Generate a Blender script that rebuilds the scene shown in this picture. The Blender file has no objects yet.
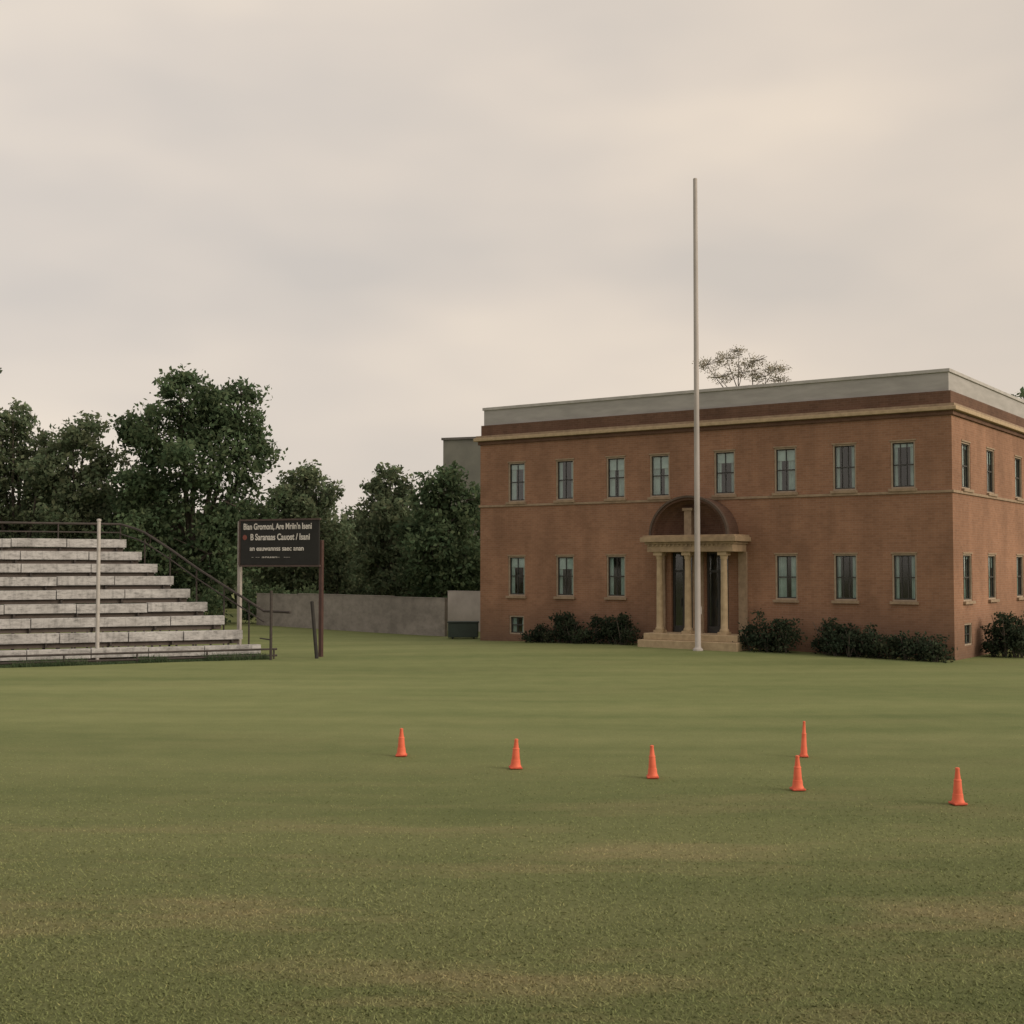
import bpy, bmesh, math, random
import numpy as np
from mathutils import Vector, Matrix
random.seed(4)
scene = bpy.context.scene
scene.view_settings.view_transform = 'Standard'
scene.view_settings.look = 'None'
scene.view_settings.exposure = 0
CAMH = 2.85

# ------------------------------------------------------------------ helpers
def nodes_of(m):
    m.use_nodes = True
    nt = m.node_tree
    b = nt.nodes.get('Principled BSDF')
    return nt, b

def N(nt, t, **kw):
    n = nt.nodes.new(t)
    for k, v in kw.items():
        if k in n.inputs.keys():
            n.inputs[k].default_value = v
        else:
            setattr(n, k, v)
    return n

def ramp(nt, stops, fac=None):
    r = nt.nodes.new('ShaderNodeValToRGB')
    cr = r.color_ramp
    while len(cr.elements) < len(stops):
        cr.elements.new(0.5)
    for e, (p, c) in zip(cr.elements, stops):
        e.position = p
        e.color = (c[0], c[1], c[2], 1) if hasattr(c, '__len__') else (c, c, c, 1)
    if fac is not None:
        nt.links.new(fac, r.inputs[0])
    return r

def coords(nt, scale=(1, 1, 1), rot=(0, 0, 0), kind='Object', loc=(0, 0, 0)):
    tc = nt.nodes.new('ShaderNodeTexCoord')
    mp = nt.nodes.new('ShaderNodeMapping')
    mp.inputs['Scale'].default_value = scale
    mp.inputs['Rotation'].default_value = rot
    mp.inputs['Location'].default_value = loc
    nt.links.new(tc.outputs[kind], mp.inputs[0])
    return mp.outputs[0]

def noise(nt, vec, scale, detail=4, rough=0.55):
    n = nt.nodes.new('ShaderNodeTexNoise')
    n.inputs['Scale'].default_value = scale
    n.inputs['Detail'].default_value = detail
    n.inputs['Roughness'].default_value = rough
    nt.links.new(vec, n.inputs['Vector'])
    return n.outputs[0]

def mix(nt, fac, a, b, mode='MIX'):
    m = nt.nodes.new('ShaderNodeMix')
    m.data_type = 'RGBA'
    m.blend_type = mode
    for s, v in ((m.inputs[0], fac), (m.inputs[6], a), (m.inputs[7], b)):
        if hasattr(v, 'is_output'):
            nt.links.new(v, s)
        elif hasattr(v, '__len__'):
            s.default_value = (v[0], v[1], v[2], 1)
        else:
            s.default_value = v
    return m.outputs[2]

def bump(nt, bsdf, h, strength=0.3, dist=0.02):
    b = nt.nodes.new('ShaderNodeBump')
    b.inputs['Strength'].default_value = strength
    b.inputs['Distance'].default_value = dist
    nt.links.new(h, b.inputs['Height'])
    nt.links.new(b.outputs[0], bsdf.inputs['Normal'])

def simple_mat(name, c1, c2=None, scale=6, rough=0.7, metal=0.0, stretch=(1, 1, 1), lo=0.35, hi=0.65, bs=0.15):
    m = bpy.data.materials.new(name)
    nt, b = nodes_of(m)
    c2 = c2 or tuple(x * 0.75 for x in c1)
    v = coords(nt, stretch)
    n = noise(nt, v, scale, 4, 0.6)
    r = ramp(nt, [(lo, c2), (hi, c1)], n)
    nt.links.new(r.outputs[0], b.inputs['Base Color'])
    b.inputs['Roughness'].default_value = rough
    b.inputs['Metallic'].default_value = metal
    bump(nt, b, n, bs, 0.01)
    return m

class MB:
    def __init__(self):
        self.v = []; self.f = []
    def box(self, P, u0, u1, z0, z1, d0, d1):
        i = len(self.v)
        for (u, z, d) in ((u0,z0,d0),(u1,z0,d0),(u1,z1,d0),(u0,z1,d0),(u0,z0,d1),(u1,z0,d1),(u1,z1,d1),(u0,z1,d1)):
            self.v.append(tuple(P(u, z, d)))
        for q in ((0,1,2,3),(5,4,7,6),(4,0,3,7),(1,5,6,2),(3,2,6,7),(4,5,1,0)):
            self.f.append(tuple(i + k for k in q))
    def quad(self, pts):
        i = len(self.v)
        self.v += [tuple(p) for p in pts]
        self.f.append(tuple(range(i, i + len(pts))))
    def tube(self, a, b, r0, r1=None, seg=10, caps=True):
        r1 = r0 if r1 is None else r1
        a = Vector(a); b = Vector(b)
        d = (b - a).normalized()
        t = Vector((0, 0, 1)) if abs(d.z) < 0.9 else Vector((1, 0, 0))
        x = d.cross(t).normalized(); y = d.cross(x)
        i = len(self.v)
        for k in range(seg):
            an = 2 * math.pi * k / seg
            o = x * math.cos(an) + y * math.sin(an)
            self.v.append(tuple(a + o * r0)); self.v.append(tuple(b + o * r1))
        for k in range(seg):
            k2 = (k + 1) % seg
            self.f.append((i + 2*k, i + 2*k2, i + 2*k2 + 1, i + 2*k + 1))
        if caps:
            self.f.append(tuple(i + 2*k for k in reversed(range(seg))))
            self.f.append(tuple(i + 2*k + 1 for k in range(seg)))
    def lathe(self, c, prof, seg=20):
        i = len(self.v)
        for (r, z) in prof:
            for k in range(seg):
                an = 2 * math.pi * k / seg
                self.v.append((c[0] + r*math.cos(an), c[1] + r*math.sin(an), c[2] + z))
        for j in range(len(prof) - 1):
            for k in range(seg):
                k2 = (k + 1) % seg
                self.f.append((i+j*seg+k, i+j*seg+k2, i+(j+1)*seg+k2, i+(j+1)*seg+k))
        self.f.append(tuple(i + (len(prof)-1)*seg + k for k in range(seg)))
        self.f.append(tuple(i + k for k in reversed(range(seg))))
    def make(self, name, mat, parent=None, smooth=False, bevel=0, fix=True):
        me = bpy.data.meshes.new(name)
        me.from_pydata(self.v, [], self.f)
        if fix:
            bm = bmesh.new(); bm.from_mesh(me)
            bmesh.ops.recalc_face_normals(bm, faces=bm.faces[:])
            bm.to_mesh(me); bm.free()
        me.materials.append(mat)
        if smooth:
            me.shade_smooth() if hasattr(me, 'shade_smooth') else None
        o = bpy.data.objects.new(name, me)
        scene.collection.objects.link(o)
        if smooth:
            try: me.set_sharp_from_angle(angle=math.radians(40))
            except Exception: pass
        if bevel:
            md = o.modifiers.new('bevel', 'BEVEL'); md.width = bevel; md.segments = 2; md.limit_method = 'ANGLE'
        if parent: o.parent = parent
        return o

def empty(name, loc=(0, 0, 0), rotz=0):
    e = bpy.data.objects.new(name, None)
    scene.collection.objects.link(e)
    e.location = loc; e.rotation_euler = (0, 0, rotz)
    e.empty_display_size = 0.3
    return e

def ground_h(x, y):
    x = np.asarray(x, float); y = np.asarray(y, float)
    m = 0.15 * np.exp(-(((x - 5.5) / 9) ** 2 + ((y - 46.5) / 6) ** 2))
    w = 0.025 * np.sin(x * 0.21 + 1.0) * np.sin(y * 0.17) + 0.012 * np.sin(x * 0.6 + y * 0.35)
    far = np.clip((np.hypot(x, y) - 6) / 10, 0, 1) * np.clip((140 - np.hypot(x, y)) / 60, 0, 1)
    return m + w * far

# ------------------------------------------------------------------ materials
def grass_material(name, blades=False):
    m = bpy.data.materials.new(name)
    nt, b = nodes_of(m)
    v = coords(nt)
    vs = coords(nt, (0.35, 1.6, 1), (0, 0, math.radians(-6)))
    big = noise(nt, vs, 0.16, 3, 0.5)
    streak = noise(nt, coords(nt, (0.10, 1.0, 1), (0, 0, math.radians(5))), 0.5, 3, 0.6)
    g = ramp(nt, [(0.34, (0.116, 0.150, 0.058)), (0.50, (0.162, 0.194, 0.079)), (0.66, (0.240, 0.262, 0.118))], big)
    c = mix(nt, 0.5, g.outputs[0], ramp(nt, [(0.32, (0.114, 0.150, 0.059)), (0.68, (0.240, 0.258, 0.116))], streak).outputs[0])
    if not blades:
        med = noise(nt, v, 1.3, 4, 0.6)
        c = mix(nt, 0.30, c, ramp(nt, [(0.3, (0.118, 0.144, 0.057)), (0.72, (0.220, 0.228, 0.102))], med).outputs[0])
    dry = noise(nt, coords(nt, (0.45, 1.5, 1), (0, 0, math.radians(12))), 0.42, 5, 0.62)
    dm = ramp(nt, [(0.50, 0.0), (0.68, 0.85)], dry)
    tc = nt.nodes.new('ShaderNodeTexCoord'); sx = nt.nodes.new('ShaderNodeSeparateXYZ')
    nt.links.new(tc.outputs['Object'], sx.inputs[0])
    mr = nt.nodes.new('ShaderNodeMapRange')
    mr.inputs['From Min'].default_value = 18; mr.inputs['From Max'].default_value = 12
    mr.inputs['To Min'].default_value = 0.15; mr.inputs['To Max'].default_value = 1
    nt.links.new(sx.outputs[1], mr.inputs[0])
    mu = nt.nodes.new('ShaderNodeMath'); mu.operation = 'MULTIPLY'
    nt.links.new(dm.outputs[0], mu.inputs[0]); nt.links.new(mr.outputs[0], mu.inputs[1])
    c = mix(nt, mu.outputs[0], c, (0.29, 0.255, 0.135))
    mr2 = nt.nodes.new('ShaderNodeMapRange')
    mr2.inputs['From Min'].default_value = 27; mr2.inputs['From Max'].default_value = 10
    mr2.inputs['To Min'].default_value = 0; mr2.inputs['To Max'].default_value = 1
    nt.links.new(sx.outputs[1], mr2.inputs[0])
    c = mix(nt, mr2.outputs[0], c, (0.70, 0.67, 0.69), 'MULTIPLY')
    if not blades:
        fine = noise(nt, v, 24, 4, 0.7)
        c = mix(nt, 0.35, c, ramp(nt, [(0.3, 0.65), (0.7, 1.35)], fine).outputs[0], 'MULTIPLY')
    else:
        at = nt.nodes.new('ShaderNodeAttribute'); at.attribute_name = 'tint'
        c = mix(nt, 1.0, c, at.outputs['Color'], 'MULTIPLY')
    nt.links.new(c, b.inputs['Base Color'])
    b.inputs['Roughness'].default_value = 0.95
    b.inputs['Specular IOR Level'].default_value = 0.08
    if not blades:
        bump(nt, b, fine, 0.35, 0.02)
    return m

def brick_material(name, c1, c2, mortar, dark=1.0):
    m = bpy.data.materials.new(name)
    nt, b = nodes_of(m)
    tc = nt.nodes.new('ShaderNodeTexCoord'); s = nt.nodes.new('ShaderNodeSeparateXYZ')
    nt.links.new(tc.outputs['Object'], s.inputs[0])
    ad = nt.nodes.new('ShaderNodeMath'); ad.operation = 'ADD'
    nt.links.new(s.outputs[0], ad.inputs[0]); nt.links.new(s.outputs[1], ad.inputs[1])
    cb = nt.nodes.new('ShaderNodeCombineXYZ')
    nt.links.new(ad.outputs[0], cb.inputs[0]); nt.links.new(s.outputs[2], cb.inputs[1])
    br = nt.nodes.new('ShaderNodeTexBrick')
    br.inputs['Scale'].default_value = 1
    br.inputs['Brick Width'].default_value = 0.22
    br.inputs['Row Height'].default_value = 0.075
    br.inputs['Mortar Size'].default_value = 0.005
    br.inputs['Color1'].default_value = (*c1, 1); br.inputs['Color2'].default_value = (*c2, 1)
    br.inputs['Mortar'].default_value = (*mortar, 1)
    nt.links.new(cb.outputs[0], br.inputs['Vector'])
    v = coords(nt)
    n1 = noise(nt, v, 0.45, 5, 0.62)
    n2 = noise(nt, coords(nt, (1.3, 1.3, 0.3)), 1.3, 4, 0.65)
    n3 = noise(nt, coords(nt, (1, 1, 3)), 5, 3, 0.7)
    c = mix(nt, 0.85, br.outputs[0], ramp(nt, [(0.3, 0.76), (0.7, 1.20)], n1).outputs[0], 'MULTIPLY')
    c = mix(nt, 0.5, c, ramp(nt, [(0.3, 0.72), (0.7, 1.2)], n2).outputs[0], 'MULTIPLY')
    c = mix(nt, 0.25, c, ramp(nt, [(0.3, 0.75), (0.7, 1.2)], n3).outputs[0], 'MULTIPLY')
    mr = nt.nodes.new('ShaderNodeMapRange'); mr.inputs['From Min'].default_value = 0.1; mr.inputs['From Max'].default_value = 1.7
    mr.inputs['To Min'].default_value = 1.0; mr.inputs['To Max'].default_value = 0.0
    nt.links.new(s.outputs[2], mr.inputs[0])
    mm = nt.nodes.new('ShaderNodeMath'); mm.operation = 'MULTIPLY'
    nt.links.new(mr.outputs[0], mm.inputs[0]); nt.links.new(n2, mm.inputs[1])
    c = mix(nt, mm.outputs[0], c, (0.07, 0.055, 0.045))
    nt.links.new(c, b.inputs['Base Color'])
    b.inputs['Roughness'].default_value = 0.9
    b.inputs['Specular IOR Level'].default_value = 0.2
    return m

def leaf_material(name, ca, cb_, transl=.35):
    m = bpy.data.materials.new(name)
    nt, b = nodes_of(m)
    nt.nodes.remove(b)
    at = nt.nodes.new('ShaderNodeAttribute'); at.attribute_name = 'tint'
    n = noise(nt, coords(nt), 0.6, 2, 0.6)
    r = ramp(nt, [(0.3, ca), (0.7, cb_)], n)
    c = mix(nt, 1.0, r.outputs[0], at.outputs['Color'], 'MULTIPLY')
    df = nt.nodes.new('ShaderNodeBsdfDiffuse'); tl = nt.nodes.new('ShaderNodeBsdfTranslucent'); ms = nt.nodes.new('ShaderNodeMixShader')
    nt.links.new(c, df.inputs[0]); nt.links.new(c, tl.inputs[0]); ms.inputs[0].default_value = transl
    nt.links.new(df.outputs[0], ms.inputs[1]); nt.links.new(tl.outputs[0], ms.inputs[2])
    nt.links.new(ms.outputs[0], nt.nodes['Material Output'].inputs[0])
    return m

M_brick = brick_material('brick_wall', (0.300, 0.164, 0.103), (0.255, 0.136, 0.085), (0.30, 0.205, 0.15))
M_brick_dark = brick_material('brick_dark', (0.150, 0.085, 0.058), (0.120, 0.067, 0.046), (0.16, 0.105, 0.08))
M_stone = simple_mat('tan_stone', (0.47, 0.36, 0.23), (0.36, 0.27, 0.17), 5, 0.85)
M_sill = simple_mat('sill_stone', (0.34, 0.25, 0.17), (0.25, 0.18, 0.12), 6, 0.85)
M_parapet = simple_mat('parapet_metal', (0.39, 0.375, 0.36), (0.31, 0.30, 0.285), 1.5, 0.6, stretch=(0.6, 0.6, 3))
M_frame = simple_mat('window_frame', (0.038, 0.037, 0.035), None, 8, 0.5)
M_frame_tan = simple_mat('window_casing', (0.38, 0.305, 0.225), (0.29, 0.225, 0.165), 8, 0.7)
M_curtain = simple_mat('curtain', (0.46, 0.54, 0.51), (0.32, 0.39, 0.37), 3, 0.9)
M_dark = simple_mat('interior_dark', (0.08, 0.086, 0.086), None, 2, 0.9)
M_roof = simple_mat('roof_felt', (0.16, 0.15, 0.14), None, 3, 0.9)
M_glass = bpy.data.materials.new('window_glass')
nt, b = nodes_of(M_glass)
nt.nodes.remove(b)
out = nt.nodes['Material Output']
tr = N(nt, 'ShaderNodeBsdfTransparent'); gl = N(nt, 'ShaderNodeBsdfGlossy')
tr.inputs[0].default_value = (0.82, 0.90, 0.89, 1); gl.inputs['Roughness'].default_value = 0.08
fr = N(nt, 'ShaderNodeFresnel'); fr.inputs[0].default_value = 1.5
ma = N(nt, 'ShaderNodeMath'); ma.operation = 'ADD'; ma.inputs[1].default_value = 0.05
nt.links.new(fr.outputs[0], ma.inputs[0])
mx = N(nt, 'ShaderNodeMixShader')
nt.links.new(ma.outputs[0], mx.inputs[0]); nt.links.new(tr.outputs[0], mx.inputs[1]); nt.links.new(gl.outputs[0], mx.inputs[2])
wn = noise(nt, coords(nt), 1.2, 2); bp = N(nt, 'ShaderNodeBump'); bp.inputs['Strength'].default_value = 0.15
nt.links.new(wn, bp.inputs['Height']); nt.links.new(bp.outputs[0], gl.inputs['Normal'])
nt.links.new(mx.outputs[0], out.inputs[0])

# ------------------------------------------------------------------ ground
def axis(lo, hi, flo, fhi, fine, coarse):
    a = list(np.arange(lo, flo, coarse)) + list(np.arange(flo, fhi, fine)) + list(np.arange(fhi, hi + coarse, coarse))
    return np.array(a)
xs = axis(-900, 900, -45, 45, 0.75, 45); ys = axis(-300, 1500, -5, 80, 0.75, 50)
gx, gy = np.meshgrid(xs, ys)
gz = ground_h(gx, gy)
vv = np.stack([gx.ravel(), gy.ravel(), gz.ravel()], 1)
nx = len(xs); ny = len(ys)
idx = np.arange(nx * ny).reshape(ny, nx)
ff = np.stack([idx[:-1, :-1].ravel(), idx[:-1, 1:].ravel(), idx[1:, 1:].ravel(), idx[1:, :-1].ravel()], 1)
me = bpy.data.meshes.new('ground'); me.from_pydata(vv.tolist(), [], ff.tolist())
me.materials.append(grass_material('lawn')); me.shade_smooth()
ground = bpy.data.objects.new('ground', me); scene.collection.objects.link(ground)

def np_mesh(name, verts, nper, mat, tint=None, normals=None):
    nf = len(verts) // nper
    me = bpy.data.meshes.new(name)
    me.vertices.add(len(verts)); me.vertices.foreach_set('co', verts.astype(np.float32).ravel())
    me.loops.add(len(verts)); me.loops.foreach_set('vertex_index', np.arange(len(verts), dtype=np.int32))
    me.polygons.add(nf)
    me.polygons.foreach_set('loop_start', np.arange(0, len(verts), nper, dtype=np.int32))
    try: me.polygons.foreach_set('loop_total', np.full(nf, nper, dtype=np.int32))
    except Exception: pass
    me.update(calc_edges=True)
    if tint is not None:
        a = me.attributes.new('tint', 'FLOAT_COLOR', 'FACE')
        col = np.ones((nf, 4), np.float32); col[:, :3] = tint
        a.data.foreach_set('color', col.ravel())
    me.materials.append(mat)
    o = bpy.data.objects.new(name, me); scene.collection.objects.link(o)
    return o

rng = np.random.default_rng(7)
nb = 230000
Y = 7.2 / (1 - rng.random(nb) * (1 - 7.2 / 26.0))
fade = np.clip((26 - Y) / 15, 0, 1)
keep = rng.random(nb) < (0.15 + .85 * fade)
Y = Y[keep]; fade = fade[keep]; nb = len(Y)
X = (rng.random(nb) * 2 - 1) * (Y * 0.42 + 1.2)
hgt = (0.008 + 0.014 * rng.random(nb)) * (.3 + .7 * fade)
wd = (0.004 + 0.004 * rng.random(nb))
an = rng.random(nb) * 2 * np.pi
lean = rng.normal(0, 1.1, (nb, 2)) * hgt[:, None]
Z = ground_h(X, Y) - 0.002
V = np.zeros((nb, 3, 3))
V[:, 0] = np.stack([X - np.cos(an) * wd, Y - np.sin(an) * wd, Z], 1)
V[:, 1] = np.stack([X + np.cos(an) * wd, Y + np.sin(an) * wd, Z], 1)
V[:, 2] = np.stack([X + lean[:, 0], Y + lean[:, 1], Z + hgt], 1)
t = (0.95 + 0.35 * rng.random((nb, 1))) * np.array([[1.0, 1.0, 1.0]]) * 1.42
dryb = rng.random(nb) < 0.05
t[dryb] *= np.array([1.35, 1.2, 1.2])
np_mesh('grass', V.reshape(-1, 3), 3, grass_material('grass_blades', True), t)

# ------------------------------------------------------------------ brick building
ANG = math.atan2(-0.567, 0.823)
bx, by = 13.6, 40.2
bld = empty('brick_building', (bx, by, 0), ANG)
L, D = 18.0, 17.0
def frame(o, u, inw):
    o = Vector(o); u = Vector(u); inw = Vector(inw)
    return lambda a, z, d: o + u * a + inw * d + Vector((0, 0, z))
PF = frame((0, 0, 0), (-1, 0, 0), (0, 1, 0))
PS = frame((0, 0, 0), (0, 1, 0), (-1, 0, 0))
PL = frame((-L, 0, 0), (0, 1, 0), (1, 0, 0))
PB = frame((0, D, 0), (-1, 0, 0), (0, -1, 0))
I = lambda a, z, d: Vector((a, d, z))
W = 0.39
up_s = [1.53, 3.44, 5.47, 7.68, 10.18, 11.97, 14.14, 16.30]
lo_s = [1.53, 3.44, 5.47, 11.97, 14.14, 16.30]
UZ = (5.36, 6.86); LZ = (1.80, 3.30)
fh = [(s - W, s + W, *UZ) for s in up_s] + [(s - W, s + W, *LZ) for s in lo_s]
DOORS = [(7.56, 8.42), (8.92, 9.74)]
fd = [(a, c, 0.62, 3.42) for a, c in DOORS]
base_w = [(16.30 - W + 0.05, 16.30 + W - 0.05, 0.35, 1.05)]
side_s = [1.55, 4.5, 8.3, 12.0, 15.2]
sh = [(s - 0.5, s + 0.5, *UZ) for s in side_s] + [(s - 0.5, s + 0.5, *LZ) for s in side_s]
sbase = [(1.1, 1.95, 0.4, 1.1)]
def wall(name, P, Lw, z0, z1, holes, mat, th=0.28, parent=bld):
    us = sorted(set([0, Lw] + [h[0] for h in holes] + [h[1] for h in holes]))
    zs = sorted(set([z0, z1] + [h[2] for h in holes] + [h[3] for h in holes]))
    mb = MB()
    for i in range(len(us) - 1):
        for j in range(len(zs) - 1):
            cu = (us[i] + us[i+1]) / 2; cz = (zs[j] + zs[j+1]) / 2
            if any(h[0] < cu < h[1] and h[2] < cz < h[3] for h in holes): continue
            mb.quad([P(us[i], zs[j], 0), P(us[i+1], zs[j], 0), P(us[i+1], zs[j+1], 0), P(us[i], zs[j+1], 0)])
    for (a, c, p, q) in holes:
        mb.quad([P(a, p, 0), P(c, p, 0), P(c, p, th), P(a, p, th)])
        mb.quad([P(a, q, 0), P(c, q, 0), P(c, q, th), P(a, q, th)])
        mb.quad([P(a, p, 0), P(a, q, 0), P(a, q, th), P(a, p, th)])
        mb.quad([P(c, p, 0), P(c, q, 0), P(c, q, th), P(c, p, th)])
    return mb.make(name, mat, parent, fix=False)
WT = 7.72
wall('front_wall', PF, L, -0.5, WT, fh + fd + base_w, M_brick)
wall('side_wall', PS, D, -0.5, WT, sh + sbase, M_brick)
wall('left_wall', PL, D, -0.5, WT, sh, M_brick)
wall('back_wall', PB, L, -0.5, WT, [], M_brick)
def ring(name, mat, o0, o1, z0, z1, bevel=0):
    mb = MB()
    x0, x1, y0, y1 = -L - o1, o1, -o1, D + o1
    X0, X1, Y0, Y1 = -L - o0, o0, -o0, D + o0
    mb.box(I, x0, x1, z0, z1, y0, Y0)
    mb.box(I, x0, x1, z0, z1, Y1, y1)
    mb.box(I, x0, X0, z0, z1, Y0, Y1)
    mb.box(I, X1, x1, z0, z1, Y0, Y1)
    return mb.make(name, mat, bld, bevel=bevel)
ring('cornice_bed', M_brick_dark, -0.3, 0.07, 7.60, 7.74)
ring('cornice', M_stone, -0.3, 0.20, 7.74, 7.86, 0.015)
ring('cornice_drip', M_sill, -0.3, 0.13, 7.86, 7.95)
ring('frieze', M_brick_dark, -0.35, -0.02, 7.95, 8.36)
ring('parapet_band', M_parapet, -0.75, -0.10, 8.36, 8.95)
ring('parapet_cap', simple_mat('cap_metal', (0.46, 0.445, 0.425), None, 2, 0.5), -0.85, -0.05, 8.95, 9.06, 0.01)
ring('belt_course', M_sill, -0.1, 0.05, 5.19, 5.27)
mb = MB()
mb.box(I, -L + 0.3, -0.3, 8.0, 8.3, 0.3, D - 0.3); mb.make('roof', M_roof, bld)
mb = MB()
mb.quad([(-L+1.6, 1.6, -0.3), (-1.6, 1.6, -0.3), (-1.6, 1.6, 7.7), (-L+1.6, 1.6, 7.7)])
mb.quad([(-1.6, 1.6, -0.3), (-1.6, D-1, -0.3), (-1.6, D-1, 7.7), (-1.6, 1.6, 7.7)])
mb.quad([(-L+1.6, 1.6, -0.3), (-L+1.6, D-1, -0.3), (-L+1.6, D-1, 7.7), (-L+1.6, 1.6, 7.7)])
mb.quad([(-L+.01, .01, 4.3), (-.01, .01, 4.3), (-.01, D-.01, 4.3), (-L+.01, D-.01, 4.3)])
mb.make('interior', M_dark, bld, fix=False)

fr_mb = MB(); cas = MB(); gls = MB(); cur = MB(); sil = MB()
def window(P, a, c, z0, z1, sill=True, style=0):
    w = c - a; t = 0.05
    e = 0.002
    cas.box(P, a+e, a+t, z0+e, z1-e, 0.02, 0.13); cas.box(P, c-t, c-e, z0+e, z1-e, 0.02, 0.13)
    cas.box(P, a+t, c-t, z1-t, z1-e, 0.02, 0.13); cas.box(P, a+t, c-t, z0+e, z0+t, 0.02, 0.13)
    zm = (z0 + z1) / 2
    fr_mb.box(P, a+t, a+t+.03, z0+t, z1-t, 0.075, 0.12); fr_mb.box(P, c-t-.03, c-t, z0+t, z1-t, 0.075, 0.12)
    fr_mb.box(P, a+t+.03, c-t-.03, z1-t-.035, z1-t, 0.075, 0.12); fr_mb.box(P, a+t+.03, c-t-.03, z0+t, z0+t+.04, 0.075, 0.12)
    fr_mb.box(P, a+t+.03, c-t-.03, zm-.02, zm+.02, 0.072, 0.118)
    nv = 2 if style < 2 else 3
    for k in range(1, nv):
        u = a + t + .03 + (w - 2*t - .06) * k / nv
        fr_mb.box(P, u-.014, u+.014, z0+t+.04, zm-.02, 0.08, 0.115)
        fr_mb.box(P, u-.014, u+.014, zm+.02, z1-t-.035, 0.08, 0.115)
    gls.quad([P(a+t, z0+t, .1), P(c-t, z0+t, .1), P(c-t, z1-t, .1), P(a+t, z1-t, .1)])
    if sill:
        sil.box(P, a-.06, c+.06, z0-.09, z0-.002, -0.09, 0.02)
        sil.box(P, a-.03, c+.03, z1+.002, z1+.05, -0.02, 0.02)
    def pleat(u0, u1, zb, zt):
        n = max(4, int((u1-u0) / 0.035)); pts = []
        for k in range(n + 1):
            pts.append((u0 + (u1-u0)*k/n, 0.15 + (0.03 if k % 2 else 0) + random.uniform(-.006, .006)))
        for k in range(n):
            cur.quad([P(pts[k][0], zb, pts[k][1]), P(pts[k+1][0], zb, pts[k+1][1]), P(pts[k+1][0], zt, pts[k+1][1]), P(pts[k][0], zt, pts[k][1])])
    cl = random.choice([0.25, 0.35, 0.45]); crr = random.choice([0.25, 0.35, 0.48])
    if style == 3:
        cl, crr = 0.25, 0.22
    pleat(a+.03, a+.03+(w-.06)*cl, z0+.02, z1-.02)
    pleat(c-.03-(w-.06)*crr, c-.03, z0+.02, z1-.02)
    if random.random() < .5:
        zz = z1 - random.uniform(.15, .5)
        cur.box(P, a+.03, c-.03, zz, z1-.02, .125, .135)
for h in fh:
    window(PF, *h, style=(3 if h[0] < 4 else (0 if h[0] > 5 else 1)))
for h in base_w: window(PF, *h, sill=False)
for h in sh: window(PS, *h, style=2)
for h in sbase: window(PS, *h, sill=False)
for h in sh: window(PL, *h, style=2)
fr_mb.make('window_sashes', M_frame, bld); cas.make('window_casings', M_frame_tan, bld)
gls.make('window_glass', M_glass, bld, fix=False); cur.make('curtains', M_curtain, bld, fix=False)
sil.make('window_sills', M_sill, bld)

dm = MB(); dg = MB()
for a, c in DOORS:
    z0, z1 = 0.62, 3.42
    dm.box(PF, a+.003, a+.07, z0, z1-.003, .12, .2); dm.box(PF, c-.07, c-.003, z0, z1-.003, .12, .2)
    dm.box(PF, a+.07, c-.07, z1-.09, z1-.003, .12, .2); dm.box(PF, a+.07, c-.07, z0, z0+.22, .12, .2)
    dm.box(PF, a+.07, c-.07, 2.70, 2.78, .118, .198)
    m_ = (a+c)/2
    dm.box(PF, m_-.035, m_+.035, z0+.22, 2.70, .122, .196)
    dm.box(PF, m_-.015, m_+.015, 2.78, z1-.09, .124, .194)
    dm.box(PF, m_-.09, m_-.06, 1.5, 1.8, .08, .122); dm.box(PF, m_+.06, m_+.09, 1.5, 1.8, .08, .122)
    dg.quad([PF(a+.05, z0+.1, .16), PF(c-.05, z0+.1, .16), PF(c-.05, z1-.05, .16), PF(a+.05, z1-.05, .16)])
dm.make('door_frames', M_frame, bld); dg.make('door_glass', M_glass, bld, fix=False)

pc = 8.55
st = MB()
st.box(PF, pc-1.95, pc+1.75, -0.2, 0.40, -1.45, -0.003)
st.box(PF, pc-1.85, pc+1.65, 0.40, 0.62, -1.20, -0.004)
st.make('entrance_steps', M_stone, bld, bevel=0.02)
cm = MB()
for s in (9.74, 8.66, 7.32):
    p = PF(s, 0.60, -0.85)
    cm.box(PF, s-.17, s+.17, 0.62, 0.72, -1.02, -.68)
    cm.lathe((p.x, p.y, 0.72), [(0.155, 0), (0.165, .04), (0.15, .08), (0.125, .11), (0.12, .5), (0.118, 1.2), (0.105, 2.35), (0.105, 2.42), (0.12, 2.44), (0.12, 2.48), (0.145, 2.56)], 20)
    cm.box(PF, s-.165, s+.165, 3.28, 3.40, -1.015, -.685)
cm.make('columns', M_stone, bld, smooth=True)
pil = MB()
for s0, s1 in ((6.85, 7.15), (8.48, 8.86), (9.95, 10.2)):
    pil.box(PF, s0, s1, 0.62, 3.40, -.10, -.003)
pil.make('pilasters', M_sill, bld)
en = MB()
en.box(PF, pc-1.66, pc+1.56, 3.40, 3.66, -1.08, -.002)
en.box(PF, pc-1.72, pc+1.62, 3.66, 3.74, -1.14, -.003)
en.box(PF, pc-1.84, pc+1.74, 3.74, 3.90, -1.26, -.004)
en.box(PF, pc-1.78, pc+1.68, 3.90, 3.97, -1.18, -.005)
k = -1.6
while k < 1.45:
    en.box(PF, pc+k, pc+k+.07, 3.59, 3.658, -1.12, -1.078); k += .16
en.make('entablature', simple_mat('entablature_stone', (0.40, 0.295, 0.185), (0.27, 0.195, 0.125), 4, .85), bld, bevel=0.008)
hd = MB(); rim = MB(); tym = MB()
R, H = 1.46, 1.32; zb = 3.97; nseg = 28; pa = 8.62
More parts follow.
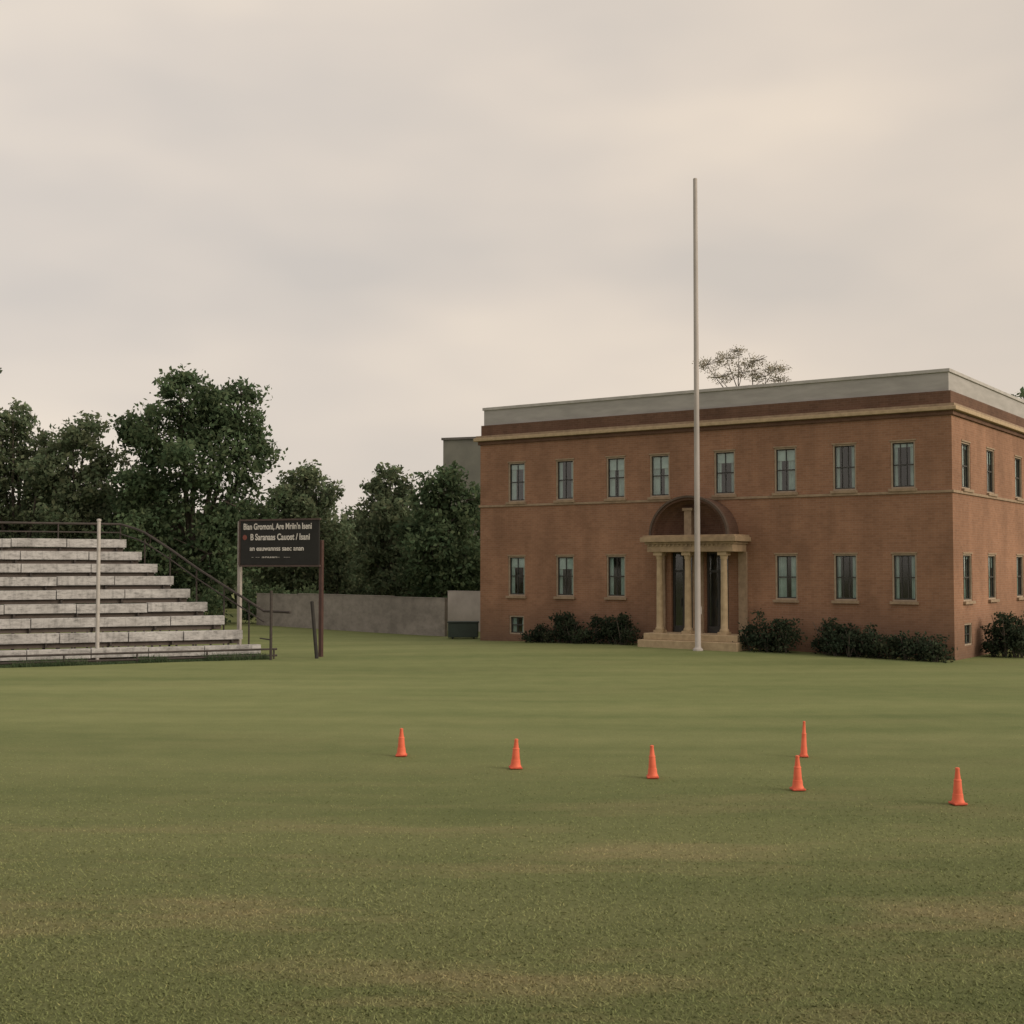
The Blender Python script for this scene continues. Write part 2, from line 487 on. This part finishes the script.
def el(k, r, h):
    a_ = math.pi * k / nseg
    return pa + math.cos(a_) * r, zb + math.sin(a_) * h
for k in range(nseg):
    a0, z0 = el(k, R, H); a1, z1 = el(k+1, R, H)
    b0, y0 = el(k, R-.12, H-.12); b1, y1 = el(k+1, R-.12, H-.12)
    hd.quad([PF(a0, z0, -.9), PF(a1, z1, -.9), PF(a1, z1, 0), PF(a0, z0, 0)])
    hd.quad([PF(a0, z0, -.9), PF(a1, z1, -.9), PF(b1, y1, -.9), PF(b0, y0, -.9)])
    prev = (b0, y0, b1, y1, -.9)
    for j in range(1, 7):
        q_ = j / 6 * math.pi / 2
        f_ = math.cos(q_); dpt = -.9 + .86 * math.sin(q_)
        e0, g0 = el(k, (R-.12)*f_, (H-.12)*f_); e1, g1 = el(k+1, (R-.12)*f_, (H-.12)*f_)
        tym.quad([PF(prev[0], prev[1], prev[4]), PF(prev[2], prev[3], prev[4]), PF(e1, g1, dpt), PF(e0, g0, dpt)])
        prev = (e0, g0, e1, g1, dpt)
    c0, w0 = el(k, R+.03, H+.03); c1, w1 = el(k+1, R+.03, H+.03)
    rim.quad([PF(c0, w0, -.96), PF(c1, w1, -.96), PF(c1, w1, -.8), PF(c0, w0, -.8)])
    d0, q0 = el(k, R-.04, H-.04); d1, q1 = el(k+1, R-.04, H-.04)
    rim.quad([PF(c0, w0, -.96), PF(c1, w1, -.96), PF(d1, q1, -.96), PF(d0, q0, -.96)])
    rim.quad([PF(d0, q0, -.96), PF(d1, q1, -.96), PF(d1, q1, -.89), PF(d0, q0, -.89)])
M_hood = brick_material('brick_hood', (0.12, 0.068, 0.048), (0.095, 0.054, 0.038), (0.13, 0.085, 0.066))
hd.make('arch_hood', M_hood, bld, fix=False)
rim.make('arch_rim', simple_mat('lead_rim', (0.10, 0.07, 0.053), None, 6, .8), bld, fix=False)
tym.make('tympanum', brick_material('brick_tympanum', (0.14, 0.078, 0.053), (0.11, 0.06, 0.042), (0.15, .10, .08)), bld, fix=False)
ks = MB(); ks.box(PF, pa+.02, pa+.30, 3.97, 4.85, -.62, -.20); ks.box(PF, pa-.03, pa+.35, 4.81, 4.91, -.66, -.22)
ks.make('tympanum_pier', M_sill, bld, bevel=.01)

# ------------------------------------------------------------------ flagpole
fp = MB()
px, py = 6.14, 43.2
gz0 = float(ground_h(px, py))
fp.lathe((px, py, gz0), [(0.17, -0.1), (0.17, 0.05), (0.12, 0.09), (0.10, 0.14), (0.097, 3), (0.09, 7), (0.08, 11), (0.07, 15.76), (0.05, 15.78)], 20)
fp.tube((px+.11, py, gz0+1.2), (px+.11, py, gz0+1.45), .02)
fp.make('flagpole', simple_mat('pole_paint', (0.44, 0.405, 0.385), (0.35, 0.32, 0.30), 2.5, .6, stretch=(1, 1, .3)), smooth=True)

# ------------------------------------------------------------------ foliage
def foliage_pts(lobes, per, size, rng, sub=26, spread=.30, zmin=None):
    P = []; T = []
    for (cx, cy, cz, rx, ry, rz) in lobes:
        R_ = (rx*ry*rz) ** (1/3)
        ns = int(sub)
        d = rng.normal(size=(ns, 3)); d /= np.linalg.norm(d, axis=1)[:, None]
        rad = 0.35 + 0.6 * rng.random(ns)
        cen = np.array([cx, cy, cz]) + d * rad[:, None] * np.array([rx, ry, rz])
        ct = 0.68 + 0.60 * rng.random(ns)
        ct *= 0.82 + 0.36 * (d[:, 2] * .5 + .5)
        n = int(per * R_ * R_)
        wch = rng.integers(0, ns, n)
        dd = rng.normal(size=(n, 3)); dd /= np.linalg.norm(dd, axis=1)[:, None]
        rr = (rng.random(n) ** .5) * R_ * spread * (0.6 + .8 * rng.random(ns))[wch]
        st_ = rng.random(n) < .10
        rr[st_] *= 1.45
        pt = cen[wch] + dd * rr[:, None] * np.array([1, 1, .75])
        P.append(pt); T.append(ct[wch] * (0.88 + .24 * rng.random(n)))
    P = np.concatenate(P); T = np.concatenate(T)
    if zmin is not None:
        k = P[:, 2] > zmin; P = P[k]; T = T[k]
    n = len(P)
    a = rng.normal(size=(n, 3)); a /= np.linalg.norm(a, axis=1)[:, None]
    c = rng.normal(size=(n, 3)); c[:, 2] += .3
    b_ = np.cross(a, c); b_ /= np.linalg.norm(b_, axis=1)[:, None]
    s = size * (.5 + rng.random(n))[:, None]
    V = np.stack([P - a*s, P + b_*s*.55, P + a*s, P - b_*s*.55], 1)
    return V.reshape(-1, 3), T

def tint_rgb(T, rng):
    n = len(T)
    col = np.ones((n, 3)) * T[:, None]
    col[:, 0] *= .9 + .25 * rng.random(n)
    return col

M_bark = simple_mat('bark', (0.11, 0.092, 0.076), (0.07, 0.06, 0.05), 4, .95, stretch=(3, 3, .5))
M_leafA = leaf_material('leaves_dark', (0.076, 0.116, 0.066), (0.112, 0.156, 0.084), .42)  # dark green lifted a little, haze put into the leaf colour
M_leafB = leaf_material('leaves_mid', (0.125, 0.165, 0.102), (0.165, 0.205, 0.122), .45)  # paler, greyer green standing in for haze over the trees
M_leafC = leaf_material('leaves_bush', (0.030, 0.045, 0.030), (0.054, 0.070, 0.043))

def make_tree(x, y, lobes, mat, seed, trunk_r=.3, per=640, size=.13, sub=34, spread=.40, name='tree', twig=.7):
    rng = np.random.default_rng(seed)
    e = empty(name, (x, y, 0))
    lob = [(l[0]-x, l[1]-y, *l[2:]) for l in lobes]
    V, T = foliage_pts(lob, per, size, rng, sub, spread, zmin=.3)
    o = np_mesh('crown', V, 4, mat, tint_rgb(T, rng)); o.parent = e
    tb = MB()
    zt = min(l[2] for l in lob)
    top = Vector((0, 0, max(1.5, zt * .8)))
    tb.tube((0, 0, -.3), (0.05, 0, top.z * .5), trunk_r * 1.25, trunk_r * .9)
    tb.tube((0.05, 0, top.z * .5), top, trunk_r * .9, trunk_r * .75)
    for l in lob:
        c = Vector(l[:3])
        m = top.lerp(c, .5) + Vector((rng.normal() * .2, rng.normal() * .2, .3))
        tb.tube(top, m, trunk_r * .45, trunk_r * .3, 7); tb.tube(m, c, trunk_r * .3, trunk_r * .12, 7)
        for q in range(3 if twig < 1 else 9):
            dd = Vector(rng.normal(size=3)).normalized() * l[3] * twig
            if twig >= 1: dd.z = abs(dd.z) * .5
            tb.tube(c, c + dd, trunk_r * .12, .012, 5)
    tb.make('trunk', M_bark, e)
    return e

def auto_lobes(cx, cy, hw, z0, z1, seed, n=11):
    r = random.Random(seed); L_ = []
    H_ = z1 - z0
    for i in range(n):
        f = (i + .5) / n
        z = z0 + H_ * (f * .90)
        wdt = hw * math.sqrt(max(.08, 1 - max(0, (f - .35) / .65) ** 2))
        a_ = i * 2.4 + r.uniform(-.5, .5); rr = r.uniform(.35, .70) * wdt
        R_ = hw * r.uniform(.44, .62) * (1 - .35 * max(0, f - .5) / .5)
        L_.append((cx + math.cos(a_) * rr, cy + math.sin(a_) * rr * .8, min(z, z1 - R_ * .85), R_ * 1.15, R_, R_ * .9))
    return L_

big = [(-18.9, 68, 9.9, 2.0, 2, 1.9), (-16.9, 68, 11.4, 2.0, 1.9, 1.9), (-14.5, 67.6, 10.9, 1.9, 1.8, 1.7), (-13.6, 68, 8.9, 1.6, 1.8, 1.8),
       (-19.2, 67.5, 7.4, 2, 2, 2.1), (-16.4, 67, 8.2, 2.8, 2.6, 2.6), (-14.2, 67.5, 6.0, 2.3, 2.2, 2.4), (-18.6, 67, 4.6, 2.5, 2.2, 2.2),
       (-15.6, 67, 3.6, 2.8, 2.2, 2.2), (-19.9, 68.5, 10.2, 1.2, 1.1, 1.1), (-17.4, 68, 12.4, 1.3, 1.1, .9), (-14.2, 68, 12.0, 1.0, .9, .8), (-15.8, 68, 10.0, 1.8, 1.6, 1.6), (-17.8, 67.4, 2.6, 2.4, 2, 1.6)]
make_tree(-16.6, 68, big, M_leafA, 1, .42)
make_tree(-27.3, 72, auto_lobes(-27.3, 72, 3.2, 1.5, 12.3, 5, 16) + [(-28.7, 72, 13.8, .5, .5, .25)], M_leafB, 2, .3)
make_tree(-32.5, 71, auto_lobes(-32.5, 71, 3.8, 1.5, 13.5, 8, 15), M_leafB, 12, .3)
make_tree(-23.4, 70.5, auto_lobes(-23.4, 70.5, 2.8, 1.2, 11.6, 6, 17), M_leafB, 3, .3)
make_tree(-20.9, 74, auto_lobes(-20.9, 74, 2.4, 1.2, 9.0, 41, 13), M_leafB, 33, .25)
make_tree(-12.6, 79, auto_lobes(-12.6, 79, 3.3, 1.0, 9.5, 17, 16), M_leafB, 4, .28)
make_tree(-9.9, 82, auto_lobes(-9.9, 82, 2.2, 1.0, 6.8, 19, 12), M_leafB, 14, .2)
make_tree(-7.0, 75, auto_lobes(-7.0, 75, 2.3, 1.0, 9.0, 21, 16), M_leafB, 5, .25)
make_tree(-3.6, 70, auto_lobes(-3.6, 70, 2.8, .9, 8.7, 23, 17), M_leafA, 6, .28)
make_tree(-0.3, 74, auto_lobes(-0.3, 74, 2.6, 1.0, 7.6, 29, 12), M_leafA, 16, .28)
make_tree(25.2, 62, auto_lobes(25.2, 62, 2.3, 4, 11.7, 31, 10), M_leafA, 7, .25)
um = [(9.6, 64, 12.85, .8, .8, .3), (10.6, 64, 13.15, .85, .8, .35), (11.9, 64.3, 13.05, .85, .8, .35), (13.0, 64, 12.65, .8, .8, .3), (11.3, 63.6, 12.4, 1.0, .8, .3), (12.4, 63.4, 12.2, .9, .8, .3), (11.2, 64, 13.55, .5, .4, .22), (10.2, 63.8, 12.2, .6, .6, .3), (13.3, 64, 12.1, .5, .5, .2)]
M_leafD = leaf_material('leaves_dry', (0.24, 0.23, 0.17), (0.32, 0.30, 0.22), .5)
make_tree(11.5, 64, um, M_leafD, 9, .09, per=1500, size=.04, sub=40, spread=.5, twig=1.05)

rng = np.random.default_rng(77)
lob = []
for i in range(70):
    x = -95 + i * 2.1 + rng.normal() * .8
    y = 98 + rng.normal() * 4
    r_ = 2.8 + rng.random() * 1.4
    lob.append((x, y, 2.4 + rng.random() * 1.4 + max(0, (-20 - x)) * .03, r_, r_, r_ * (1.0 + rng.random() * .4)))
V, T = foliage_pts(lob, 160, .30, rng, 24, .45, zmin=0)
np_mesh('tree_line', V, 4, M_leafB, tint_rgb(T, rng))
lob = []
for i in range(22):
    x = -34 + i * 1.15 + rng.normal() * .3
    lob.append((x, 66 + rng.normal() * .8 - (x + 22) * .05, .7 + rng.random() * .5, 1.1, .9, .9 + .4 * rng.random()))
V, T = foliage_pts(lob, 600, .11, rng, 18, .5, zmin=0)
np_mesh('hedge', V, 4, M_leafA, tint_rgb(T, rng))

Rm = Matrix.Rotation(ANG, 4, 'Z')
def bw(s, out):
    v = Rm @ Vector((-s, -out, 0)); return bx + v.x, by + v.y
def bush(cx, cy, w, h, seed, dirv=None, n=7):
    rng = np.random.default_rng(seed)
    e = empty('bush', (cx, cy, float(ground_h(cx, cy))))
    L_ = []
    for i in range(n):
        t_ = (i + .5) / n * 2 - 1
        off = Rm @ Vector((t_ * w * .8, rng.normal() * .15, 0))
        hh = h * (.60 + .45 * rng.random()) * (1 - .35 * abs(t_) ** 2)
        L_.append((off.x, off.y, hh * .46, w / n * 1.9, .55, hh * .52))
        if rng.random() < .6:
            L_.append((off.x + rng.normal() * .15, off.y, hh * .86, .28, .28, .24))
    V, T = foliage_pts(L_, 2600, .05, rng, 20, .58, zmin=-.05)
    o = np_mesh('leaves', V, 4, M_leafC, tint_rgb(T, rng)); o.parent = e
    tb = MB()
    for l in L_:
        for q in range(4):
            tb.tube((l[0] * .9, l[1] * .9, -.1), (l[0] + rng.normal() * .2, l[1] + rng.normal() * .15, l[2] + .1), .025, .008, 5)
    tb.make('stems', M_bark, e)
for s, out, w, h, n in ((11.7, .75, .95, 1.35, 4), (13.4, .75, .85, 1.25, 4), (14.8, .6, .7, .7, 3), (5.75, .8, 1.05, 1.55, 5), (2.6, .75, 1.4, 1.15, 6), (0.7, .85, .85, .95, 4), (3.8, .6, .5, 1.2, 3)):
    x, y = bw(s, out); bush(x, y, w, h, int(s * 100), n=n)
x, y = bw(-0.9, -2.9); bush(x, y, .8, 1.4, 501, n=4)
x, y = bw(-1.1, -5.0); bush(x, y, .9, 1.5, 502, n=4)
x, y = bw(-1.0, -8.6); bush(x, y, .9, 1.45, 503, n=4)

# ------------------------------------------------------------------ background block building
bb = empty('concrete_building', (-4.55, 86, 0), math.radians(-20))
M_conc = simple_mat('grey_concrete', (0.22, 0.22, 0.185), (0.175, 0.175, 0.15), .8, .9)
mb = MB(); mb.box(I, 0, 12, -.2, 11.3, 0, 10); mb.make('walls', M_conc, bb)
mb = MB(); mb.box(I, -.1, 12.1, 11.3, 11.45, -.1, 10.1); mb.make('roof_edge', M_roof, bb)
mb = MB()
for i in range(1, 4):
    for j in range(3):
        mb.box(I, 1.2 + i*2.8, 2.6 + i*2.8, 2 + j*3.2, 3.5 + j*3.2, -.03, .05)
mb.make('windows', M_frame, bb)

# ------------------------------------------------------------------ boundary wall
M_wall = bpy.data.materials.new('weathered_concrete')
nt, b = nodes_of(M_wall)
n1 = noise(nt, coords(nt, (.6, .6, 1.2)), .6, 5, .65); n2 = noise(nt, coords(nt, (1, 1, 1.5)), 2.2, 4, .7)
c = ramp(nt, [(.3, (.20, .18, .16)), (.7, (.31, .28, .25))], n1).outputs[0]
c = mix(nt, .7, c, ramp(nt, [(.35, .65), (.6, 1.05)], n2).outputs[0], 'MULTIPLY')
nt.links.new(c, b.inputs['Base Color']); b.inputs['Roughness'].default_value = .9
def boundary(name, a, c, h, mat, seg=2.4):
    a = Vector((*a, 0)); c = Vector((*c, 0)); d = c - a; n = max(1, int(d.length / seg)); u = d.normalized(); w = Vector((-u.y, u.x, 0))
    e = empty(name)
    P = lambda q, z, t_: a + u * q + w * t_ + Vector((0, 0, z))
    mb = MB(); cp = MB(); sl = d.length / n
    for i in range(n):
        hh = h + random.uniform(-.04, .04)
        mb.box(P, i*sl + .003, (i+1)*sl - .003, -.3, hh, -.08, .08)
        cp.box(P, i*sl, (i+1)*sl, hh, hh + .035, -.095, .095)
    mb.make('panels', mat, e); cp.make('coping', mat, e)
boundary('boundary_wall', (-12.6, 64.8), (-2.75, 54.6), 1.58, M_wall, 3.5)
boundary('boundary_wall', (-2.9, 60), (4, 54.5), 1.75, simple_mat('pale_wall', (.46, .42, .38), (.37, .335, .30), 1.5, .9), 9)
bn = MB(); Pb = lambda u, z, d: Vector((-1.95 + u, 52.4 + d, z))
bn.box(Pb, -.6, .6, .08, .66, -.35, .35)
ob = empty('dumpster')
bn.make('body', simple_mat('bin_paint', (0.03, 0.05, 0.04), None, 4, .6), ob, bevel=.03)
bn = MB(); bn.box(Pb, -.63, .63, .66, .72, -.38, .38)
bn.make('lid', simple_mat('bin_lid', (0.035, 0.05, 0.042), None, 4, .8), ob, bevel=.02)
bn = MB()
for q in (-.42, .42):
    for w in (-.25, .25):
        bn.tube((-1.95 + q - .03, 52.4 + w, .07), (-1.95 + q + .03, 52.4 + w, .07), .07)
bn.make('wheels', M_frame, ob)

# ------------------------------------------------------------------ bleachers
bl = empty('bleachers')
P0 = Vector((-8.0, 41.8, 0)); U = Vector((.902, .431, 0)); Wn = Vector((-.431, .902, 0))
M_plank = bpy.data.materials.new('weathered_seat')
nt, b = nodes_of(M_plank)
n1 = noise(nt, coords(nt, (1, 1, 2)), 1.3, 5, .7); n2 = noise(nt, coords(nt, (3, 3, 9)), 1.6, 5, .75)
n3 = noise(nt, coords(nt, (6, 6, .8)), 1.2, 4, .7)
c = ramp(nt, [(.28, (.26, .25, .24)), (.48, (.42, .41, .40)), (.72, (.55, .54, .53))], n1).outputs[0]
c = mix(nt, .75, c, ramp(nt, [(.34, .35), (.50, .95), (.75, 1.12)], n2).outputs[0], 'MULTIPLY')
c = mix(nt, .5, c, ramp(nt, [(.35, .45), (.5, 1.0)], n3).outputs[0], 'MULTIPLY')
nt.links.new(c, b.inputs['Base Color']); b.inputs['Roughness'].default_value = .8
bump(nt, b, n2, .3, .01)
def PR(k):
    base = P0 + Wn * (.8 * k) - U * (.40 * k)
    return lambda a, z, d: base - U * a + Wn * d + Vector((0, 0, z))
seat = MB(); under = MB(); brk = MB()
NR = 9; LEN = 17
for k in range(NR):
    P = PR(k); z = .42 + .43 * k; a = 0; LL = LEN - .4 * k
    while a < LL:
        w = random.uniform(1.7, 2.3); e2 = min(a + w, LL)
        if LL - e2 < .5: e2 = LL
        dz = random.uniform(-.02, .012); dd = random.uniform(-.025, .025)
        seat.box(P, a + .012, e2 - .012, z - .29 + dz, z + dz, dd, .36 + dd)
        seat.box(P, a + .012, e2 - .012, z - .34, z - .30, .40, .78)
        a = e2
    under.box(P, 0.1, LL, z - .44, z - .305, .16, .20)
    a = .3
    while a < LL:
        brk.box(P, a, a + .06, max(-.1, z - .43), z - .295, .05, .30)
        brk.box(P, a, a + .06, -.1, max(0, z - .36), .6, .66)
        a += 1.9
seat.make('seat_boards', M_plank, bl, bevel=.008)
M_rust = simple_mat('dark_rust', (0.060, 0.048, 0.042), (0.036, 0.03, 0.026), 6, .8)
under.make('riser_boards', simple_mat('riser', (.13, .105, .09), None, 4, .9), bl)
brk.make('frame', M_rust, bl)
rl = MB()
def rp(k, z, a=0, d=0): return PR(k)(a, z, d)
def endpt(k, h): return rp(k, .42 + .43 * k + h, -.12, .2)
ks_ = [8.6, 7, 5.4, 3.8, 2.2, .8]
top = [endpt(8.6, .30), endpt(7.6, .55), endpt(7, .66), endpt(5.4, .76), endpt(3.8, .80), endpt(2.2, .90), endpt(.8, 1.0)]
pend = Vector((-7.5, 40.7, 1.95))
pend2 = Vector((-7.0, 41.3, 1.45))
pts = top + [endpt(0, 1.05), pend2]
for a_, c_ in zip(pts[:-1], pts[1:]):
    rl.tube(a_, c_, .042, seg=8)
    if c_ is not pend2:
        rl.tube(a_ - Vector((0, 0, .35)), c_ - Vector((0, 0, .35)), .025, seg=8)
for k in ks_:
    h = .30 + (8.6 - k) * .09
    t_ = endpt(k, min(h, 1.0)); rl.tube((t_.x, t_.y, -.1), t_, .028, seg=8)
bt = rp(8.6, 4.25, LEN, .2)
for dz in (0, -.3):
    rl.tube(endpt(8.6, .30) + Vector((0, 0, dz)), Vector((bt.x, bt.y, endpt(8.6, .30).z + dz)), .042 if dz == 0 else .025, seg=8)
for i in range(1, 9):
    p = rp(8.6, 0, i * 2.0, .2); rl.tube((p.x, p.y, -.1), (p.x, p.y, endpt(8.6, .30).z), .028, seg=8)
rl.tube((pend.x, pend.y, -.1), (pend.x, pend.y, 2.15), .045, seg=8)
rl.tube(rp(0, .62, .1, -.2), (pend.x, pend.y, .62), .022, seg=8)
for zz in (.10, .30):
    f0 = rp(0, zz, -.3, -.75); f1 = rp(0, zz, LEN, -.75)
    rl.tube(f0, f1, .032, seg=8)
for i in range(0, 9):
    p = rp(0, 0, -.2 + i * 2.1, -.75); rl.tube((p.x, p.y, -.1), (p.x, p.y, .32), .028, seg=8)
rl.make('railings', M_rust, bl, smooth=True)
wp = MB(); wx, wy = -12.58, 39.7
wp.tube((wx, wy, -.1), (wx, wy, 4.28), .062, .055, 12); wp.lathe((wx, wy, 4.28), [(.07, 0), (.07, .05), (.02, .07)], 12)
wp.lathe((wx, wy, 0), [(.12, -.05), (.12, .03), (.065, .05)], 12)
wp.make('white_post', simple_mat('white_paint', (.47, .44, .42), (.36, .335, .315), 3, .6), smooth=True)
rng = np.random.default_rng(5)
n = 26000
aa = rng.random(n) * LEN; dd_ = -1.0 + rng.random(n) ** 1.5 * 1.1
wx_ = P0.x - U.x * aa + Wn.x * dd_; wy_ = P0.y - U.y * aa + Wn.y * dd_
hh_ = (.06 + .22 * rng.random(n)) * (.35 + .65 * (np.sin(aa * 1.7) * np.sin(aa * .63 + 1) > -.15)) * (.4 + .6 * rng.random(n))
an = rng.random(n) * 6.28; V = np.zeros((n, 3, 3)); zz = ground_h(wx_, wy_)
V[:, 0] = np.stack([wx_ - np.cos(an) * .012, wy_ - np.sin(an) * .012, zz], 1)
V[:, 1] = np.stack([wx_ + np.cos(an) * .012, wy_ + np.sin(an) * .012, zz], 1)
V[:, 2] = np.stack([wx_ + rng.normal(0, .4, n) * hh_, wy_ + rng.normal(0, .4, n) * hh_, zz + hh_], 1)
np_mesh('weeds', V.reshape(-1, 3), 3, M_leafA, tint_rgb(.6 + .7 * rng.random(n), rng))

# ------------------------------------------------------------------ notice sign
sg = empty('notice_sign')
A = Vector((-9.05, 43.4, 0)); B = Vector((-6.15, 42.1, 0)); u = (B - A).normalized(); w = Vector((-u.y, u.x, 0)); LW = (B - A).length
PG = lambda a, z, d: A + u * a + w * d + Vector((0, 0, z))
q = MB(); q.box(PG, -.06, .06, -.2, 4.4, -.06, .06); q.make('pale_post', simple_mat('post_pale', (.43, .39, .36), None, 3, .6), sg, bevel=.01)
q = MB(); q.box(PG, LW-.06, LW+.06, -.2, 3.75, -.06, .06); q.make('brown_post', simple_mat('post_brown', (.075, .036, .03), None, 4, .6), sg, bevel=.01)
q = MB(); q.box(PG, .10, LW-.02, 2.95, 4.40, -.12, -.065); q.make('board', simple_mat('board_black', (.022, .022, .021), None, 3, .9), sg, bevel=.01)
q = MB()
q.box(PG, .06, LW+.02, 4.40, 4.46, -.14, -.05); q.box(PG, .06, LW+.02, 2.89, 2.95, -.14, -.05)
q.box(PG, .04, .10, 2.95, 4.40, -.14, -.05)
q.make('board_frame', simple_mat('board_trim', (.08, .053, .045), None, 4, .7), sg)
M_txt = simple_mat('lettering', (.70, .67, .63), (.56, .53, .50), 6, .8)
def text(s, a, z, size, width, off=.01):
    cu = bpy.data.curves.new('lettering', 'FONT'); cu.body = s; cu.size = size; cu.extrude = .004; cu.offset = off
    o = bpy.data.objects.new('lettering', cu); scene.collection.objects.link(o)
    cu.materials.append(M_txt)
    bpy.context.view_layer.update()
    sx = width / o.dimensions.x if o.dimensions.x > 0 else 1
    p = PG(a, z, -.128)
    o.matrix_world = Matrix.Translation(p) @ Matrix(((u.x, 0, -w.x, 0), (u.y, 0, -w.y, 0), (0, 1, 0, 0), (0, 0, 0, 1))) @ Matrix.Diagonal((sx, 1, 1, 1))
    o.parent = sg
text("Bian Gromoni, Are Mriin'n Iseni", .22, 4.12, .28, 2.65, .006)
text("B Saranaas Cauost / Isani", .50, 3.77, .29, 2.3, .006)
text("an eauwannss saec anan", .48, 3.42, .22, 2.1, .004)
text("- -- anuan-  ---", .55, 3.18, .10, 1.5, .0)
q = MB()
pts_ = [PG(.28 + .09*math.cos(t_*math.pi/4), 3.86 + .09*math.sin(t_*math.pi/4), -.128) for t_ in range(8)]
q.quad(pts_); q.make('emblem', simple_mat('emblem_red', (.25, .07, .05), None, 6, .7), sg, fix=False)
q = MB(); q.tube((-6.15, 41.3, -.1), (-6.35, 41.5, 1.75), .06, .055, 10); q.lathe((-6.35, 41.5, 1.75), [(.06, 0), (.05, .04), (.01, .06)], 10)
q.make('wooden_post', simple_mat('post_black', (.032, .029, .026), None, 5, .9), smooth=True)

# ------------------------------------------------------------------ traffic cones
M_cone = simple_mat('cone_orange', (.78, .16, .08), (.68, .125, .06), 9, .7)
M_cone2 = simple_mat('cone_base', (.60, .10, .05), None, 9, .75)
def cone(x, y, h, wf=1.0, tilt=0):
    e = empty('traffic_cone', (x, y, float(ground_h(x, y)) + .006), random.uniform(-.15, .15))
    e.rotation_euler[1] = tilt
    b_ = .076 * wf
    m = MB()
    m.box(I, -b_*1.08, b_*1.08, 0, .028, -b_*1.08, b_*1.08)
    m.make('base', M_cone2, e, bevel=.012)
    m = MB()
    m.lathe((0, 0, .028), [(b_*.98, 0), (b_*.95, .012), (b_*.84, .03), (b_*.76, h*.22), (b_*.70, h*.23), (b_*.54, h*.58), (b_*.60, h*.585), (b_*.58, h*.60), (b_*.46, h*.62), (b_*.30, h-.06), (b_*.34, h-.05), (b_*.32, h-.035), (b_*.16, h-.03)], 24)
    m.make('body', M_cone, e, smooth=True)
for x, y, h, wf, t_ in ((-1.68, 19.95, .42, 1.05, 0), (.05, 18.65, .42, 1.1, .03), (1.90, 17.75, .44, 1, -.02), (3.64, 16.75, .44, 1.05, 0), (4.41, 19.85, .54, .8, .02), (5.34, 15.75, .44, 1.05, 0)):
    cone(x, y, h, wf, t_)

# ------------------------------------------------------------------ camera
cd = bpy.data.cameras.new('camera'); cam = bpy.data.objects.new('camera', cd); scene.collection.objects.link(cam)
cd.sensor_width = 36; cd.lens = 1304 / 1024 * 36; cd.clip_end = 3000; cd.clip_start = .1
cam.location = (0, 0, CAMH); cam.rotation_euler = (math.radians(90 + 2.46), 0, 0)
scene.camera = cam

# ------------------------------------------------------------------ light
d = Vector((.86, -.44, .46)).normalized()
sd = bpy.data.lights.new('sun', 'SUN'); sd.energy = 2.0; sd.angle = math.radians(25); sd.color = (1, .88, .74)
so = bpy.data.objects.new('sun', sd); scene.collection.objects.link(so)
so.rotation_euler = d.to_track_quat('Z', 'Y').to_euler()
wd_ = bpy.data.worlds.new('World'); scene.world = wd_; wd_.use_nodes = True
nt = wd_.node_tree; bg = nt.nodes['Background']
sky = nt.nodes.new('ShaderNodeTexSky'); sky.sky_type = 'NISHITA'; sky.sun_disc = False
sky.sun_elevation = math.asin(d.z); sky.sun_rotation = math.atan2(d.x, d.y)
sky.dust_density = 4
tc = nt.nodes.new('ShaderNodeTexCoord')
mp = nt.nodes.new('ShaderNodeMapping'); mp.inputs['Scale'].default_value = (1, 1, 2.6); mp.inputs['Rotation'].default_value = (0, math.radians(6), 0)
mp.inputs['Location'].default_value = (.35, 0, .2)
nt.links.new(tc.outputs['Generated'], mp.inputs[0])
n1 = noise(nt, mp.outputs[0], 3.4, 3, .42)
cl = ramp(nt, [(.30, (5.8, 5.35, 4.95)), (.50, (6.7, 6.0, 5.35)), (.70, (7.8, 6.85, 5.85))], n1).outputs[0]
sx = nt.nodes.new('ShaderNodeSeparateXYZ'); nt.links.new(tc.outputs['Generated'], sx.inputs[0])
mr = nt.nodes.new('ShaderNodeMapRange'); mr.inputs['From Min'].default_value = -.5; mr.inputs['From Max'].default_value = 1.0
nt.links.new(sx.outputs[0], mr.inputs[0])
cl = mix(nt, 1.0, cl, ramp(nt, [(0, (.95, .96, .97)), (.62, (1.0, .965, .91)), (1, (1.5, 1.38, 1.2))], mr.outputs[0]).outputs[0], 'MULTIPLY')  # extra sky glow added toward the sun, out of view, to brighten side wall
sc_ = nt.nodes.new('ShaderNodeVectorMath'); sc_.operation = 'SCALE'; sc_.inputs['Scale'].default_value = 1.15
nt.links.new(cl, sc_.inputs[0])
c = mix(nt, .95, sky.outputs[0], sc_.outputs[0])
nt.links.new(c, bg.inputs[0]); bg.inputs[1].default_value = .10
